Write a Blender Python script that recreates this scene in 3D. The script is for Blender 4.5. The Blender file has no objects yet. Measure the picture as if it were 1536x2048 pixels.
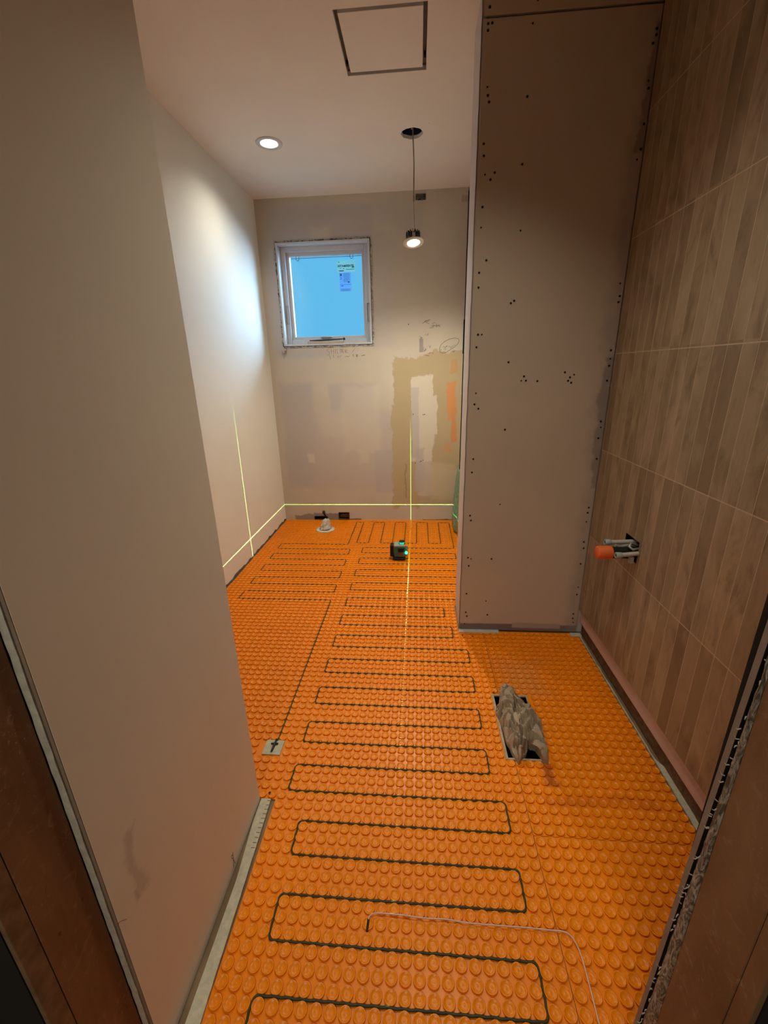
import bpy, math, random
from mathutils import Vector, Matrix, noise
S = bpy.context.scene
COL = S.collection
R = random.Random(7)

# ------------------------------------------------------------------ camera, sky, sun, exposure
cd = bpy.data.cameras.new('camera'); cam = bpy.data.objects.new('camera', cd); COL.objects.link(cam)
cd.sensor_fit = 'HORIZONTAL'; cd.sensor_width = 36.0; cd.lens = 19.775; cd.clip_start = 0.02
cr = ((0.99682, 0.07618, -0.02328), (0.00219, -0.31833, -0.94798), (-0.07962, 0.94492, -0.31748))
m = Matrix(((cr[0][0], -cr[1][0], -cr[2][0]), (cr[0][1], -cr[1][1], -cr[2][1]), (cr[0][2], -cr[1][2], -cr[2][2])))
cam.matrix_world = Matrix.Translation((0, 0, 1.25)) @ m.to_4x4()
S.camera = cam
S.view_settings.view_transform = 'Standard'; S.view_settings.look = 'None'
S.view_settings.exposure = 0.15; S.view_settings.gamma = 1.0; S.view_settings.use_curve_mapping = False
wd = bpy.data.worlds.new('sky'); S.world = wd; wd.use_nodes = True
bg = wd.node_tree.nodes['Background']; bg.inputs[0].default_value = (0.115, 0.485, 0.80, 1); bg.inputs[1].default_value = 1.0

def lamp(name, kind, loc, energy, color, parent=None, **kw):
    l = bpy.data.lights.new(name, kind); l.energy = energy; l.color = color
    for k, v in kw.items(): setattr(l, k, v)
    o = bpy.data.objects.new(name, l); o.location = loc; COL.objects.link(o)
    if parent is not None: o.parent = parent
    return o
sun = lamp('daylight', 'SUN', (-0.2, 5, 3), 12.0, (0.42, 0.70, 1.0), angle=math.radians(50))
sun.rotation_euler = Vector((-0.75, -0.85, -0.22)).to_track_quat('-Z', 'Y').to_euler()
def downlight(name, loc, energy, parent=None, size=130, blend=0.9):
    return lamp(name, 'SPOT', loc, energy, (1.0, 0.945, 0.77), parent, spot_size=math.radians(size), spot_blend=blend, shadow_soft_size=0.035)

# ------------------------------------------------------------------ mesh helpers
class MB:
    def __init__(s): s.v = []; s.f = []; s.sm = []
    def add(s, vs, fs, smooth=False):
        b = len(s.v); s.v += [tuple(p) for p in vs]
        for f in fs: s.f.append(tuple(i + b for i in f)); s.sm.append(smooth)
        return s
    def box(s, x0, x1, y0, y1, z0, z1):
        return s.add([(x, y, z) for z in (z0, z1) for y in (y0, y1) for x in (x0, x1)],
              [(0, 2, 3, 1), (4, 5, 7, 6), (0, 1, 5, 4), (2, 6, 7, 3), (0, 4, 6, 2), (1, 3, 7, 5)])
    def tube(s, pts, r, n=8, smooth=True, cap=True):
        pts = [Vector(p) for p in pts]; rs = r if isinstance(r, (list, tuple)) else [r] * len(pts)
        t0 = (pts[1] - pts[0]).normalized(); up = Vector((0, 0, 1)) if abs(t0.z) < .9 else Vector((0, 1, 0))
        vs = []
        for i, p in enumerate(pts):
            a = pts[min(i + 1, len(pts) - 1)] - pts[max(i - 1, 0)]
            t = a.normalized() if a.length > 1e-9 else t0
            u = up - t * up.dot(t)
            if u.length < 1e-4: u = t.orthogonal()
            u.normalize(); w = t.cross(u); up = u
            for k in range(n):
                an = 2 * math.pi * k / n; vs.append(p + (u * math.cos(an) + w * math.sin(an)) * rs[i])
        fs = [(i * n + k, i * n + (k + 1) % n, (i + 1) * n + (k + 1) % n, (i + 1) * n + k) for i in range(len(pts) - 1) for k in range(n)]
        s.add(vs, fs, smooth)
        if cap:
            s.add([vs[k] for k in range(n)], [tuple(range(n - 1, -1, -1))]); s.add(vs[-n:], [tuple(range(n))])
        return s
    def lathe(s, prof, c=(0, 0, 0), n=24, axis='z', smooth=True, cap=True):
        vs = []
        for r, h in prof:
            for k in range(n):
                a = 2 * math.pi * k / n; x, y = r * math.cos(a), r * math.sin(a)
                q = (x, y, h) if axis == 'z' else ((h, x, y) if axis == 'x' else (x, -h, y))
                vs.append((q[0] + c[0], q[1] + c[1], q[2] + c[2]))
        fs = [(i * n + k, i * n + (k + 1) % n, (i + 1) * n + (k + 1) % n, (i + 1) * n + k) for i in range(len(prof) - 1) for k in range(n)]
        s.add(vs, fs, smooth)
        if not cap: return s
        if prof[0][0] > 1e-5: s.add(vs[:n], [tuple(range(n - 1, -1, -1))])
        if prof[-1][0] > 1e-5: s.add(vs[-n:], [tuple(range(n))])
        return s
    def obj(s, name, mat, parent=None, bevel=0, loc=None):
        me = bpy.data.meshes.new(name); me.from_pydata(s.v, [], s.f); me.update()
        me.polygons.foreach_set('use_smooth', s.sm)
        if mat: me.materials.append(mat)
        o = bpy.data.objects.new(name, me); COL.objects.link(o)
        if parent is not None: o.parent = parent
        if loc is not None: o.location = loc
        elif parent is not None: o.matrix_parent_inverse = Matrix.Translation(-Vector(parent.location))
        if bevel:
            b = o.modifiers.new('bevel', 'BEVEL'); b.width = bevel; b.segments = 2; b.limit_method = 'ANGLE'
        return o
def tag(o, label, cat, group=None, kind=None):
    if label: o['label'] = label
    if cat: o['category'] = cat
    if group: o['group'] = group
    if kind: o['kind'] = kind
    return o
def thing(name, label, cat, loc=(0, 0, 0), group=None):
    o = bpy.data.objects.new(name, None); o.empty_display_size = .05; COL.objects.link(o); o.location = loc
    return tag(o, label, cat, group)
def struct(o, label=None, cat=None):
    o['kind'] = 'structure'
    if label: o['label'] = label
    if cat: o['category'] = cat
    return o
def slab(mb, axis, c0, c1, u0, u1, w0, w1, holes=()):
    """box wall normal to axis between c0..c1, spanning u,w (the two other axes in order) with rectangular holes"""
    us = sorted({u0, u1, *[h[0] for h in holes], *[h[1] for h in holes]}); ws = sorted({w0, w1, *[h[2] for h in holes], *[h[3] for h in holes]})
    def solid(i, j):
        if i < 0 or j < 0 or i >= len(us) - 1 or j >= len(ws) - 1: return False
        u = (us[i] + us[i + 1]) / 2; w = (ws[j] + ws[j + 1]) / 2
        return not any(h[0] < u < h[1] and h[2] < w < h[3] for h in holes)
    def P(c, u, w): return {'x': (c, u, w), 'y': (u, c, w), 'z': (u, w, c)}[axis]
    def quad(a): mb.add(a, [(0, 1, 2, 3)])
    for i in range(len(us) - 1):
        for j in range(len(ws) - 1):
            if not solid(i, j): continue
            a, b, c, d = us[i], us[i + 1], ws[j], ws[j + 1]
            quad([P(c0, a, c), P(c0, b, c), P(c0, b, d), P(c0, a, d)]); quad([P(c1, a, c), P(c1, a, d), P(c1, b, d), P(c1, b, c)])
            if not solid(i - 1, j): quad([P(c0, a, c), P(c0, a, d), P(c1, a, d), P(c1, a, c)])
            if not solid(i + 1, j): quad([P(c0, b, c), P(c1, b, c), P(c1, b, d), P(c0, b, d)])
            if not solid(i, j - 1): quad([P(c0, a, c), P(c1, a, c), P(c1, b, c), P(c0, b, c)])
            if not solid(i, j + 1): quad([P(c0, a, d), P(c0, b, d), P(c1, b, d), P(c1, a, d)])
    return mb
def ringfill(mb, cx, cy, z0, z1, half, r, n=32, jag=0.0):
    """fills a square hole (half size) down to a round hole of radius r, with thickness z0..z1"""
    rr = random.Random(3); sq = []; ci = []
    for k in range(n):
        a = 2 * math.pi * k / n + math.pi / 4; c, s_ = math.cos(a), math.sin(a); q = (half + .008) / max(abs(c), abs(s_))
        sq.append((cx + c * q, cy + s_ * q)); q2 = r * (1 + rr.uniform(-jag, jag)); ci.append((cx + c * q2, cy + s_ * q2))
    for k in range(n):
        j = (k + 1) % n; a, b, c, d = sq[k], sq[j], ci[j], ci[k]
        mb.add([(*a, z0), (*b, z0), (*c, z0), (*d, z0)], [(3, 2, 1, 0)]); mb.add([(*d, z0), (*c, z0), (*c, z1), (*d, z1)], [(3, 2, 1, 0)])

# ------------------------------------------------------------------ material helpers
class NT:
    def __init__(s, name, rough=.6, spec=.3):
        s.m = bpy.data.materials.new(name); s.m.use_nodes = True; s.t = s.m.node_tree; s.b = s.t.nodes['Principled BSDF']
        s.b.inputs['Roughness'].default_value = rough; s.b.inputs['Specular IOR Level'].default_value = spec
        s._co = None
    def n(s, typ, **kw):
        nd = s.t.nodes.new(typ)
        for k, v in kw.items(): setattr(nd, k, v)
        return nd
    def l(s, a, b): s.t.links.new(a, b)
    def co(s):
        if s._co is None: s._co = s.n('ShaderNodeNewGeometry').outputs['Position']
        return s._co
    def noise(s, scale, detail=4, rough=.55, dist=0, vec=None, stretch=None):
        nd = s.n('ShaderNodeTexNoise'); nd.inputs['Scale'].default_value = scale; nd.inputs['Detail'].default_value = detail
        nd.inputs['Roughness'].default_value = rough; nd.inputs['Distortion'].default_value = dist
        v = vec or s.co()
        if stretch:
            mp = s.n('ShaderNodeMapping'); mp.inputs['Scale'].default_value = stretch; s.l(v, mp.inputs['Vector']); v = mp.outputs[0]
        s.l(v, nd.inputs['Vector']); return nd
    def rng(s, src, a, b, c=0., d=1., smooth=False):
        nd = s.n('ShaderNodeMapRange'); nd.interpolation_type = 'SMOOTHSTEP' if smooth else 'LINEAR'
        for i, v in zip((1, 2, 3, 4), (a, b, c, d)): nd.inputs[i].default_value = v
        s.l(src, nd.inputs[0]); return nd.outputs[0]
    def math(s, op, a, b=None):
        nd = s.n('ShaderNodeMath', operation=op)
        for i, q in enumerate((a, b)):
            if q is None: continue
            if isinstance(q, (int, float)): nd.inputs[i].default_value = q
            else: s.l(q, nd.inputs[i])
        return nd.outputs[0]
    def mix(s, fac, a, b, blend='MIX'):
        nd = s.n('ShaderNodeMix', data_type='RGBA', blend_type=blend)
        for i, q in ((0, fac), (6, a), (7, b)):
            if isinstance(q, (int, float)): nd.inputs[i].default_value = q
            elif isinstance(q, tuple): nd.inputs[i].default_value = (*q[:3], 1)
            else: s.l(q, nd.inputs[i])
        return nd.outputs[2]
    def bump(s, h, strength=.3, dist=.002):
        nd = s.n('ShaderNodeBump'); nd.inputs['Strength'].default_value = strength; nd.inputs['Distance'].default_value = dist
        s.l(h, nd.inputs['Height']); s.l(nd.outputs[0], s.b.inputs['Normal'])
    def color(s, c):
        if isinstance(c, tuple): s.b.inputs['Base Color'].default_value = (*c[:3], 1)
        else: s.l(c, s.b.inputs['Base Color'])
        return s.m
def plain(name, c, rough=.6, var=0.08, scale=30, spec=.3, metal=0, bump=0):
    t = NT(name, rough, spec); t.b.inputs['Metallic'].default_value = metal
    nz = t.noise(scale); f = t.rng(nz.outputs[0], .3, .7)
    c2 = tuple(max(0, x * (1 - var * 2)) for x in c); t.color(t.mix(f, c2, c))
    if bump: t.bump(nz.outputs[0], bump, .002)
    return t.m
def glow(name, c, st):
    t = NT(name); t.color(c); t.b.inputs['Emission Color'].default_value = (*c, 1); t.b.inputs['Emission Strength'].default_value = st; return t.m
def patches(t, base, lst, plane='xz', wob=.02, wscale=7.):
    """lst of (u0,u1,w0,w1,color,softness[,wobble]) painted in order: stains, skim-coat patches and plain tone areas"""
    wn = t.noise(wscale, 5, .65); wv = t.n('ShaderNodeVectorMath', operation='SUBTRACT'); t.l(wn.outputs['Color'], wv.inputs[0]); wv.inputs[1].default_value = (.5, .5, .5)
    cur = base
    for q in lst:
        u0, u1, w0, w1, c, soft = q[:6]; wb = q[6] if len(q) > 6 else wob; op = q[7] if len(q) > 7 else 1.0
        sc = t.n('ShaderNodeVectorMath', operation='SCALE'); t.l(wv.outputs[0], sc.inputs[0]); sc.inputs['Scale'].default_value = wb * 5
        ad = t.n('ShaderNodeVectorMath', operation='ADD'); t.l(t.co(), ad.inputs[0]); t.l(sc.outputs[0], ad.inputs[1])
        cu, cw, hu, hw = (u0 + u1) / 2, (w0 + w1) / 2, (u1 - u0) / 2, (w1 - w0) / 2
        ce = {'xz': (cu, 0, cw), 'yz': (0, cu, cw), 'xy': (cu, cw, 0)}[plane]; ha = {'xz': (hu, 99, hw), 'yz': (99, hu, hw), 'xy': (hu, hw, 99)}[plane]
        sb = t.n('ShaderNodeVectorMath', operation='SUBTRACT'); t.l(ad.outputs[0], sb.inputs[0]); sb.inputs[1].default_value = ce
        ab = t.n('ShaderNodeVectorMath', operation='ABSOLUTE'); t.l(sb.outputs[0], ab.inputs[0])
        s2 = t.n('ShaderNodeVectorMath', operation='SUBTRACT'); t.l(ab.outputs[0], s2.inputs[0]); s2.inputs[1].default_value = ha
        sp = t.n('ShaderNodeSeparateXYZ'); t.l(s2.outputs[0], sp.inputs[0])
        i, j = {'xz': (0, 2), 'yz': (1, 2), 'xy': (0, 1)}[plane]
        d = t.math('MAXIMUM', sp.outputs[i], sp.outputs[j]); f = t.rng(d, -soft, soft, op, 0, True)
        cur = t.mix(f, cur, c)
    return cur

# ------------------------------------------------------------------ materials
def wallmat(name, c, var=.05, pl=None, lst=(), rough=.75):
    t = NT(name, rough, .2); a = t.noise(2.2, 4); f = t.rng(a.outputs[0], .3, .7)
    base = t.mix(f, tuple(x * (1 - var * 2) for x in c), c)
    if lst: base = patches(t, base, lst, pl)
    t.color(base); b = t.noise(60, 5, .6); t.bump(b.outputs[0], .12, .001); return t.m
WHITE = (.84, .80, .69)
M_wing = wallmat('painted_drywall', WHITE, .03, 'yz', [(.455, .475, .38, .52, (.34, .28, .22), .008, .022, .35), (.445, .452, .385, .41, (.3, .25, .2), .006, .004, .5)])
M_left = wallmat('primed_drywall', (.78, .75, .68), .03)
M_ceil = wallmat('ceiling_paint', (.82, .78, .72), .03)
G1 = (.50, .46, .44); G2 = (.46, .43, .42); MUD = (.47, .38, .235); WHT = (.64, .58, .48)
M_back = wallmat('skim_coated_drywall', (.60, .54, .45), .06, 'xz', [
    (-1.10, -.32, 2.13, 2.37, G1, .03, .01, .9), (-.30, .02, 2.24, 2.38, G1, .03, .01, .6), (-.16, .03, 2.16, 2.33, G2, .02, .006, .8),
    (-.78, -.64, 2.13, 2.24, WHT, .03, .02, .5), (-1.13, -1.06, 1.38, 2.1, G1, .02, .01, .8), (-.34, -.15, 1.42, 2.2, (.52, .47, .43), .03, .01, .8),
    (-1.1, -.7, 1.36, 1.42, G1, .02, .008, .7), (-.20, .09, 1.42, 2.4, (.54, .48, .40), .03, .01, .6),
    (-1.12, -.86, .30, 1.17, G2, .03, .01, .75), (-.72, -.36, .9, 1.16, G2, .02, .008, .7), (-.90, -.1, .28, .95, (.51, .45, .41), .04, .02, .8),
    (-.62, -.30, .6, 1.14, WHT, .03, .03, .45), (-.50, -.42, .50, .62, WHT, .02, .02, .5), (-.94, -.88, .52, .6, WHT, .012, .01, .8), (-.82, -.60, .75, .95, WHT, .03, .03, .4),
    (-.36, .02, .25, .62, G2, .015, .005, .7),
    (-.19, .05, .93, 1.35, MUD, .006, .034), (-.21, .0, .12, .98, MUD, .008, .032), (0., .30, 1.20, 1.36, MUD, .006, .034), (.12, .36, .45, 1.38, MUD, .006, .034), (.0, .34, .14, .22, (.46, .36, .22), .01, .01, .8),
    (-.05, .12, .52, 1.20, WHT, .006, .016), (-.05, .01, .55, 1.12, G1, .008, .01, .8), (.10, .15, .75, 1.05, WHT, .006, .012), (-.02, .05, .26, .64, (.50, .45, .43), .01, .01, .8), (.12, .30, .18, .5, (.58, .48, .33), .02, .02, .8),
    (.235, .30, .86, 1.15, (.62, .30, .12), .005, .018), (.265, .305, .68, .95, (.60, .28, .12), .005, .015), (.25, .30, 1.21, 1.32, (.54, .32, .15), .005, .02, .85), (.215, .265, .60, .68, (.58, .33, .17), .005, .02, .85),
    (-.10, -.09, .2, .5, (.25, .18, .1), .003, .012, .5), (.01, .04, 1.38, 1.475, (.32, .28, .26), .004, .003, .9), (.30, .36, 2.35, 2.39, (.35, .3, .25), .004, .003, .7),
    (-1.10, -.82, -.01, .045, (.30, .25, .24), .006, .022), (-.92, -.60, -.01, .062, (.29, .24, .23), .006, .014), (-.60, -.50, -.01, .012, (.25, .18, .15), .004, .006),
    (.05, .34, -.01, .006, (.18, .14, .13), .003, .01)])
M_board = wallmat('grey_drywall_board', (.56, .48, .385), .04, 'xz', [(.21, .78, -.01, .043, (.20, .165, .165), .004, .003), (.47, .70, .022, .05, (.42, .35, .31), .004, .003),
    (.73, .80, .0, 2.4, (.33, .28, .25), .03, .03, .5), (.744, .80, .75, 1.28, (.22, .20, .20), .008, .02, .6), (.75, .8, 1.95, 2.3, (.16, .13, .11), .006, .02, .5)])  # darker down the right edge and along the foot
M_core = plain('gypsum_core', (.66, .62, .53), .8, .15, 60, bump=.5)
M_edge = plain('paper_edge', (.30, .22, .16), .8, .1, 40)
M_white = plain('white_vinyl', (.62, .63, .66), .35, .03)
M_trimw = plain('white_corner_bead', (.66, .60, .57), .6, .05)
M_strip = plain('off_white_strip', (.62, .58, .44), .8, .12, 90, bump=.4)
M_dark = plain('dark_void', (.012, .010, .009), .9, .1)
M_hall = plain('hall_darkness_tone', (.016, .016, .015), .9, .05)  # near black: the darkness of the hall is put into its wall colour
M_sub = plain('plywood_subfloor', (.30, .2, .11), .8, .2, 12)
M_black = plain('black_plastic', (.012, .013, .013), .4, .1)
M_teal = plain('teal_plastic', (.05, .17, .14), .4, .1)
M_ltgrey = plain('light_grey_plastic', (.35, .40, .38), .4, .05)
M_redlab = plain('red_brown_label', (.25, .06, .04), .5, .1)
M_metal = plain('dark_metal', (.08, .07, .06), .4, .2, metal=.7)
M_zinc = plain('galvanised_metal', (.55, .52, .47), .4, .2, metal=.5)
M_cable = plain('olive_heating_cable', (.050, .055, .022), .5, .2, 50)
M_wire = plain('pale_pink_wire', (.80, .52, .42), .5, .05)
M_sheath = plain('lamp_cable_sheath', (.30, .25, .17), .6, .1)
M_pvc = plain('white_pex_pipe', (.50, .48, .42), .35, .06)
M_orange = plain('orange_cap', (.85, .17, .04), .5, .1)
M_kraft = plain('brown_kraft_paper', (.44, .34, .235), .8, .12, 25)
M_rag = plain('white_rag', (.68, .64, .56), .85, .12, 60)
M_pencil = plain('pencil_line', (.30, .27, .24), .8, .1)
M_marker = plain('dark_marker_line', (.17, .14, .11), .8, .1)
M_pink = plain('pink_backer_board', (.58, .42, .36), .7, .04)
M_beige = plain('beige_mortar', (.50, .42, .30), .9, .15, 80, bump=.5)
M_board2 = plain('pale_board_patch', (.60, .60, .52), .8, .1, 70, bump=.3)
M_brown = plain('brown_box', (.20, .115, .06), .7, .3, 60)

def mat_orange():
    t = NT('orange_membrane', .34, .34)
    a = t.noise(3.0, 3); f = t.rng(a.outputs[0], .3, .7); c = t.mix(f, (.86, .232, .001), (.92, .262, .002))
    d = t.noise(420, 2, .5); sp = t.rng(d.outputs[0], .76, .80); sp2 = t.noise(4.5, 2); g = t.rng(sp2.outputs[0], .45, .62)
    c = t.mix(t.math('MULTIPLY', sp, g), c, (.85, .6, .35))
    c = patches(t, c, [(.38, .72, .95, .985, (.62, .12, .003), .01, .02, .4), (.36, .52, 1.42, 1.60, (.72, .26, .06), .05, .03, .55), (.41, .445, 1.02, 1.10, (.40, .07, .01), .01, .01, .7)], 'xy')
    t.color(c); return t.m
M_mem = mat_orange()
def mat_wood():
    t = NT('weathered_brown_stud', .6, .35)
    a = t.noise(6, 5, .6, 1.0, stretch=(1, 1, .25)); c = t.mix(t.rng(a.outputs[0], .3, .7), (.14, .068, .032), (.30, .165, .085))
    b = t.noise(22, 6, .7, 2.0); c = t.mix(t.rng(b.outputs[0], .56, .74, 0, .8), c, (.36, .23, .14))
    e = t.noise(9, 3, .5); f2 = t.noise(70, 5, .7, 3); g = t.math('MULTIPLY', t.rng(e.outputs[0], .55, .65), t.rng(f2.outputs[0], .60, .68))
    c = t.mix(t.math('MULTIPLY', g, .8), c, (.55, .44, .34)); h = t.noise(14, 2, .5, 4, stretch=(1, 1, .4)); c = t.mix(t.rng(h.outputs[0], .27, .22, 0, .8), c, (.03, .012, .006))
    t.color(c); t.bump(f2.outputs[0], .25, .002); return t.m
M_wood = mat_wood()
def mat_tile():
    t = NT('striped_wood_look_tile', .42, .4)
    sp = t.n('ShaderNodeSeparateXYZ'); t.l(t.co(), sp.inputs[0])
    iy = t.math('FLOOR', t.math('DIVIDE', t.math('SUBTRACT', sp.outputs[1], .888), .0528)); iz = t.math('FLOOR', t.math('DIVIDE', t.math('SUBTRACT', sp.outputs[2], .125), .392))
    cb = t.n('ShaderNodeCombineXYZ'); t.l(iy, cb.inputs[0]); t.l(iz, cb.inputs[1]); wn = t.n('ShaderNodeTexWhiteNoise'); t.l(cb.outputs[0], wn.inputs['Vector'])
    c = t.mix(t.math('POWER', wn.outputs[0], .8), (.235, .168, .100), (.375, .282, .180))
    # figure inside each stave
    of = t.n('ShaderNodeVectorMath', operation='MULTIPLY_ADD'); t.l(cb.outputs[0], of.inputs[0]); of.inputs[1].default_value = (3.1, 7.7, 1); t.l(t.co(), of.inputs[2])
    a = t.noise(7, 5, .65, .8, vec=of.outputs[0], stretch=(1, 2.0, .9)); c = t.mix(t.rng(a.outputs[0], .48, .66, 0, .85), c, (.175, .125, .070))
    b = t.noise(5, 3, .6, 1.5, vec=of.outputs[0], stretch=(1, 1.5, .6)); c = t.mix(t.rng(b.outputs[0], .52, .72, 0, .55), c, (.47, .36, .24))
    d = t.noise(90, 3, .6, stretch=(1, 1, .12)); c = t.mix(t.rng(d.outputs[0], .4, .7, 0, .16), c, (.12, .07, .04))
    t.color(c); return t.m
M_tile = mat_tile()
M_grout = plain('beige_grout', (.60, .47, .33), .8, .1, 90)

# ------------------------------------------------------------------ structure
HC = 2.435
DRAIN = (.306, .431, 1.111, 1.398); FL = (-.768, 3.25)
struct(slab(MB(), 'z', -.06, -.004, -1.6, 1.2, -2.0, 3.8, [DRAIN, (FL[0] - .07, FL[0] + .07, FL[1] - .07, FL[1] + .07)]).obj('floor', M_sub))
cb_ = MB(); RL = (-.808, 2.751); HO = (-.034, 2.755)
slab(cb_, 'z', HC, HC + .016, -1.6, 1.2, .29, 3.8, [(-.298, .031, 1.914, 2.262), (HO[0] - .09, HO[0] + .09, HO[1] - .09, HO[1] + .09), (RL[0] - .09, RL[0] + .09, RL[1] - .09, RL[1] + .09)])
ringfill(cb_, *HO, HC - .0003, HC + .016, .09, .058, 26, .05); ringfill(cb_, *RL, HC - .0003, HC + .016, .09, .06)
struct(cb_.obj('ceiling', M_ceil))
struct(MB().box(-1.6, 1.2, .29, 3.8, HC + .16, HC + .18).obj('ceiling', M_dark))
WIN = (-1.062, -.340, 1.437, 2.172)
wb = slab(MB(), 'y', 3.5, 3.513, -1.3, .345, 0, HC, [WIN, (-.92, -.80, -.0, .034), (-.700, -.602, -.0, .072), (-.022, .055, 2.372, 2.416)])
wbo = struct(wb.obj('wall_back', M_back))
o = struct(slab(MB(), 'y', 3.56, 3.70, -1.6, 1.2, -.06, HC + .1, [(WIN[0] + .0, WIN[1], WIN[2], WIN[3])]).obj('wall_back_framing', M_dark, wbo))
struct(MB().box(-1.32, -1.18, .93, 3.56, 0, HC).obj('wall_left', M_left))
# entry wing on the left of the doorway
struct(MB().box(-1.32, -.489, .415, .92, 0, HC).obj('wall_entry_left', M_wing))
o = MB().box(-.489, -.484, .403, .92, 0, HC).obj('wall_entry_left_skin', M_wing, bpy.data.objects['wall_entry_left']); o.name = 'drywall_face'
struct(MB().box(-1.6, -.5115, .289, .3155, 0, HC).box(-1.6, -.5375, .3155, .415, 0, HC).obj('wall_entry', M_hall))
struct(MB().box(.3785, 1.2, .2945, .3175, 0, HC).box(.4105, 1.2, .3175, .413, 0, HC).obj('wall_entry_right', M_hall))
# right wall, tiled zone and recess behind the partition
struct(MB().box(.812, .95, .43, 1.9, .0, HC).obj('wall_right', M_dark))
struct(MB().box(.355, .46, 2.08, 3.6, 0, HC).obj('wall_alcove', M_left))
pw = struct(MB().box(.222, .81, 1.863, 2.068, 0, HC).obj('wall_partition', M_trimw))
# dark hall behind the camera
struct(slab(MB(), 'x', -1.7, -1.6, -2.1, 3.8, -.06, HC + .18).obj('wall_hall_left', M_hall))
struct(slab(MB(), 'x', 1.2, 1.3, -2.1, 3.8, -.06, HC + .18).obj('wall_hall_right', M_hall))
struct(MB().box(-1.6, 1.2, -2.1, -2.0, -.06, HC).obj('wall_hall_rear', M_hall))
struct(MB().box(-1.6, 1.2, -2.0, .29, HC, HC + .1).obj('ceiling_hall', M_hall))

# partition boards with screws
def ragged(mb, x, y0, y1, z0, z1, n, jag, seed=1, side=1):
    rr = random.Random(seed); pv = None
    for i in range(n + 1):
        z = z0 + (z1 - z0) * i / n; a = y0 + rr.uniform(-jag, jag); b = y1 + rr.uniform(-jag, jag)
        if pv: mb.add([(x, pv[0], pv[2]), (x, pv[1], pv[2]), (x, b, z), (x, a, z)], [(0, 1, 2, 3)])
        pv = (a, b, z)
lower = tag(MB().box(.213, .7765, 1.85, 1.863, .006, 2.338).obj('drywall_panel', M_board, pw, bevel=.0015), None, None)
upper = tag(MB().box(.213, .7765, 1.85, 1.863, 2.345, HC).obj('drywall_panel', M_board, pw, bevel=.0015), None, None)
SCREWS= [(0.231, 2.366), (0.383, 2.372), (0.228, 2.325), (0.241, 2.326), (0.228, 2.308), (0.372, 2.316), (0.766, 2.276), (0.767, 2.261), (0.76, 2.24), (0.234, 2.16), (0.237, 2.137), (0.242, 2.119), (0.37, 2.126), (0.762, 2.144), (0.766, 2.124), (0.767, 2.028), (0.768, 1.957), (0.76, 1.928), (0.23, 2.002), (0.232, 1.967), (0.368, 1.935), (0.239, 1.911), (0.273, 1.915), (0.259, 1.895), (0.235, 1.812), (0.233, 1.747), (0.258, 1.639), (0.233, 1.598), (0.233, 1.547), (0.378, 1.731), (0.372, 1.496), (0.36, 1.488), (0.239, 1.378), (0.254, 1.378), (0.235, 1.331), (0.366, 1.271), (0.432, 1.215), (0.422, 1.198), (0.441, 1.198), (0.487, 1.195), (0.593, 1.227), (0.63, 1.217), (0.615, 1.207), (0.609, 1.194), (0.622, 1.186), (0.241, 1.152), (0.237, 1.107), (0.254, 1.089), (0.37, 1.0), (0.761, 1.542), (0.766, 1.499), (0.764, 1.478), (0.761, 1.306), (0.763, 1.274), (0.762, 1.248), (0.762, 1.191), (0.76, 1.029), (0.763, 1.004), (0.759, 0.959), (0.242, 0.874), (0.239, 0.814), (0.37, 0.666), (0.239, 0.612), (0.244, 0.588), (0.238, 0.401), (0.253, 0.395), (0.243, 0.359), (0.348, 0.396), (0.238, 0.209), (0.334, 0.17), (0.239, 0.105), (0.245, 0.083), (0.345, 0.093), (0.235, 0.04), (0.764, 0.871), (0.759, 0.651), (0.757, 0.627), (0.757, 0.584), (0.758, 0.486), (0.761, 0.455), (0.757, 0.376), (0.76, 0.254), (0.759, 0.214), (0.755, 0.108), (0.755, 0.083), (0.76, 0.06)]
sm = MB(); sm.lathe([(.0042, 0), (.0038, .0012), (.0015, .0004), (.0001, .0004)], n=10, axis='y')
s0 = None
for i, (x, z) in enumerate(SCREWS):
    par = upper if z > 2.34 else lower
    if s0 is None: s0 = sm.obj('screw', M_dark, par, loc=(x, 1.8499, z)); continue
    o = s0.copy(); o.parent = par; o.location = (x, 1.8499, z); k = .75 if i % 4 == 1 else 1.0; o.scale = (k, 1, k); COL.objects.link(o)
# partition end: painted edge board and its raw paper edge
e = MB(); e.box(.2095, .222, 1.857, 2.08, .05, HC); e.box(.2105, .222, 1.862, 2.075, .0, .05)
eo = tag(e.obj('drywall_end_panel', M_trimw, pw), 'pale painted board', None)
x = MB(); rr = random.Random(5); pts = [(.2085 + rr.uniform(-.0008, .0008), 1.8525, .0 + i * HC / 60) for i in range(61)]
x.tube(pts, .0022, 5); x.obj('torn_paper_edge', M_edge, eo)
# floor patches under the partition
tag(MB().box(.207, .403, 1.826, 1.852, .001, .008).obj('mortar_patch', M_board2), 'whitish board offcut on the floor under the left foot of the partition', 'floor patch')
tag(MB().box(.745, .795, 1.815, 1.842, .001, .007).obj('mortar_patch', M_board2), 'small pale mortar patch in the corner where partition meets tiled wall', 'floor patch')

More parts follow.
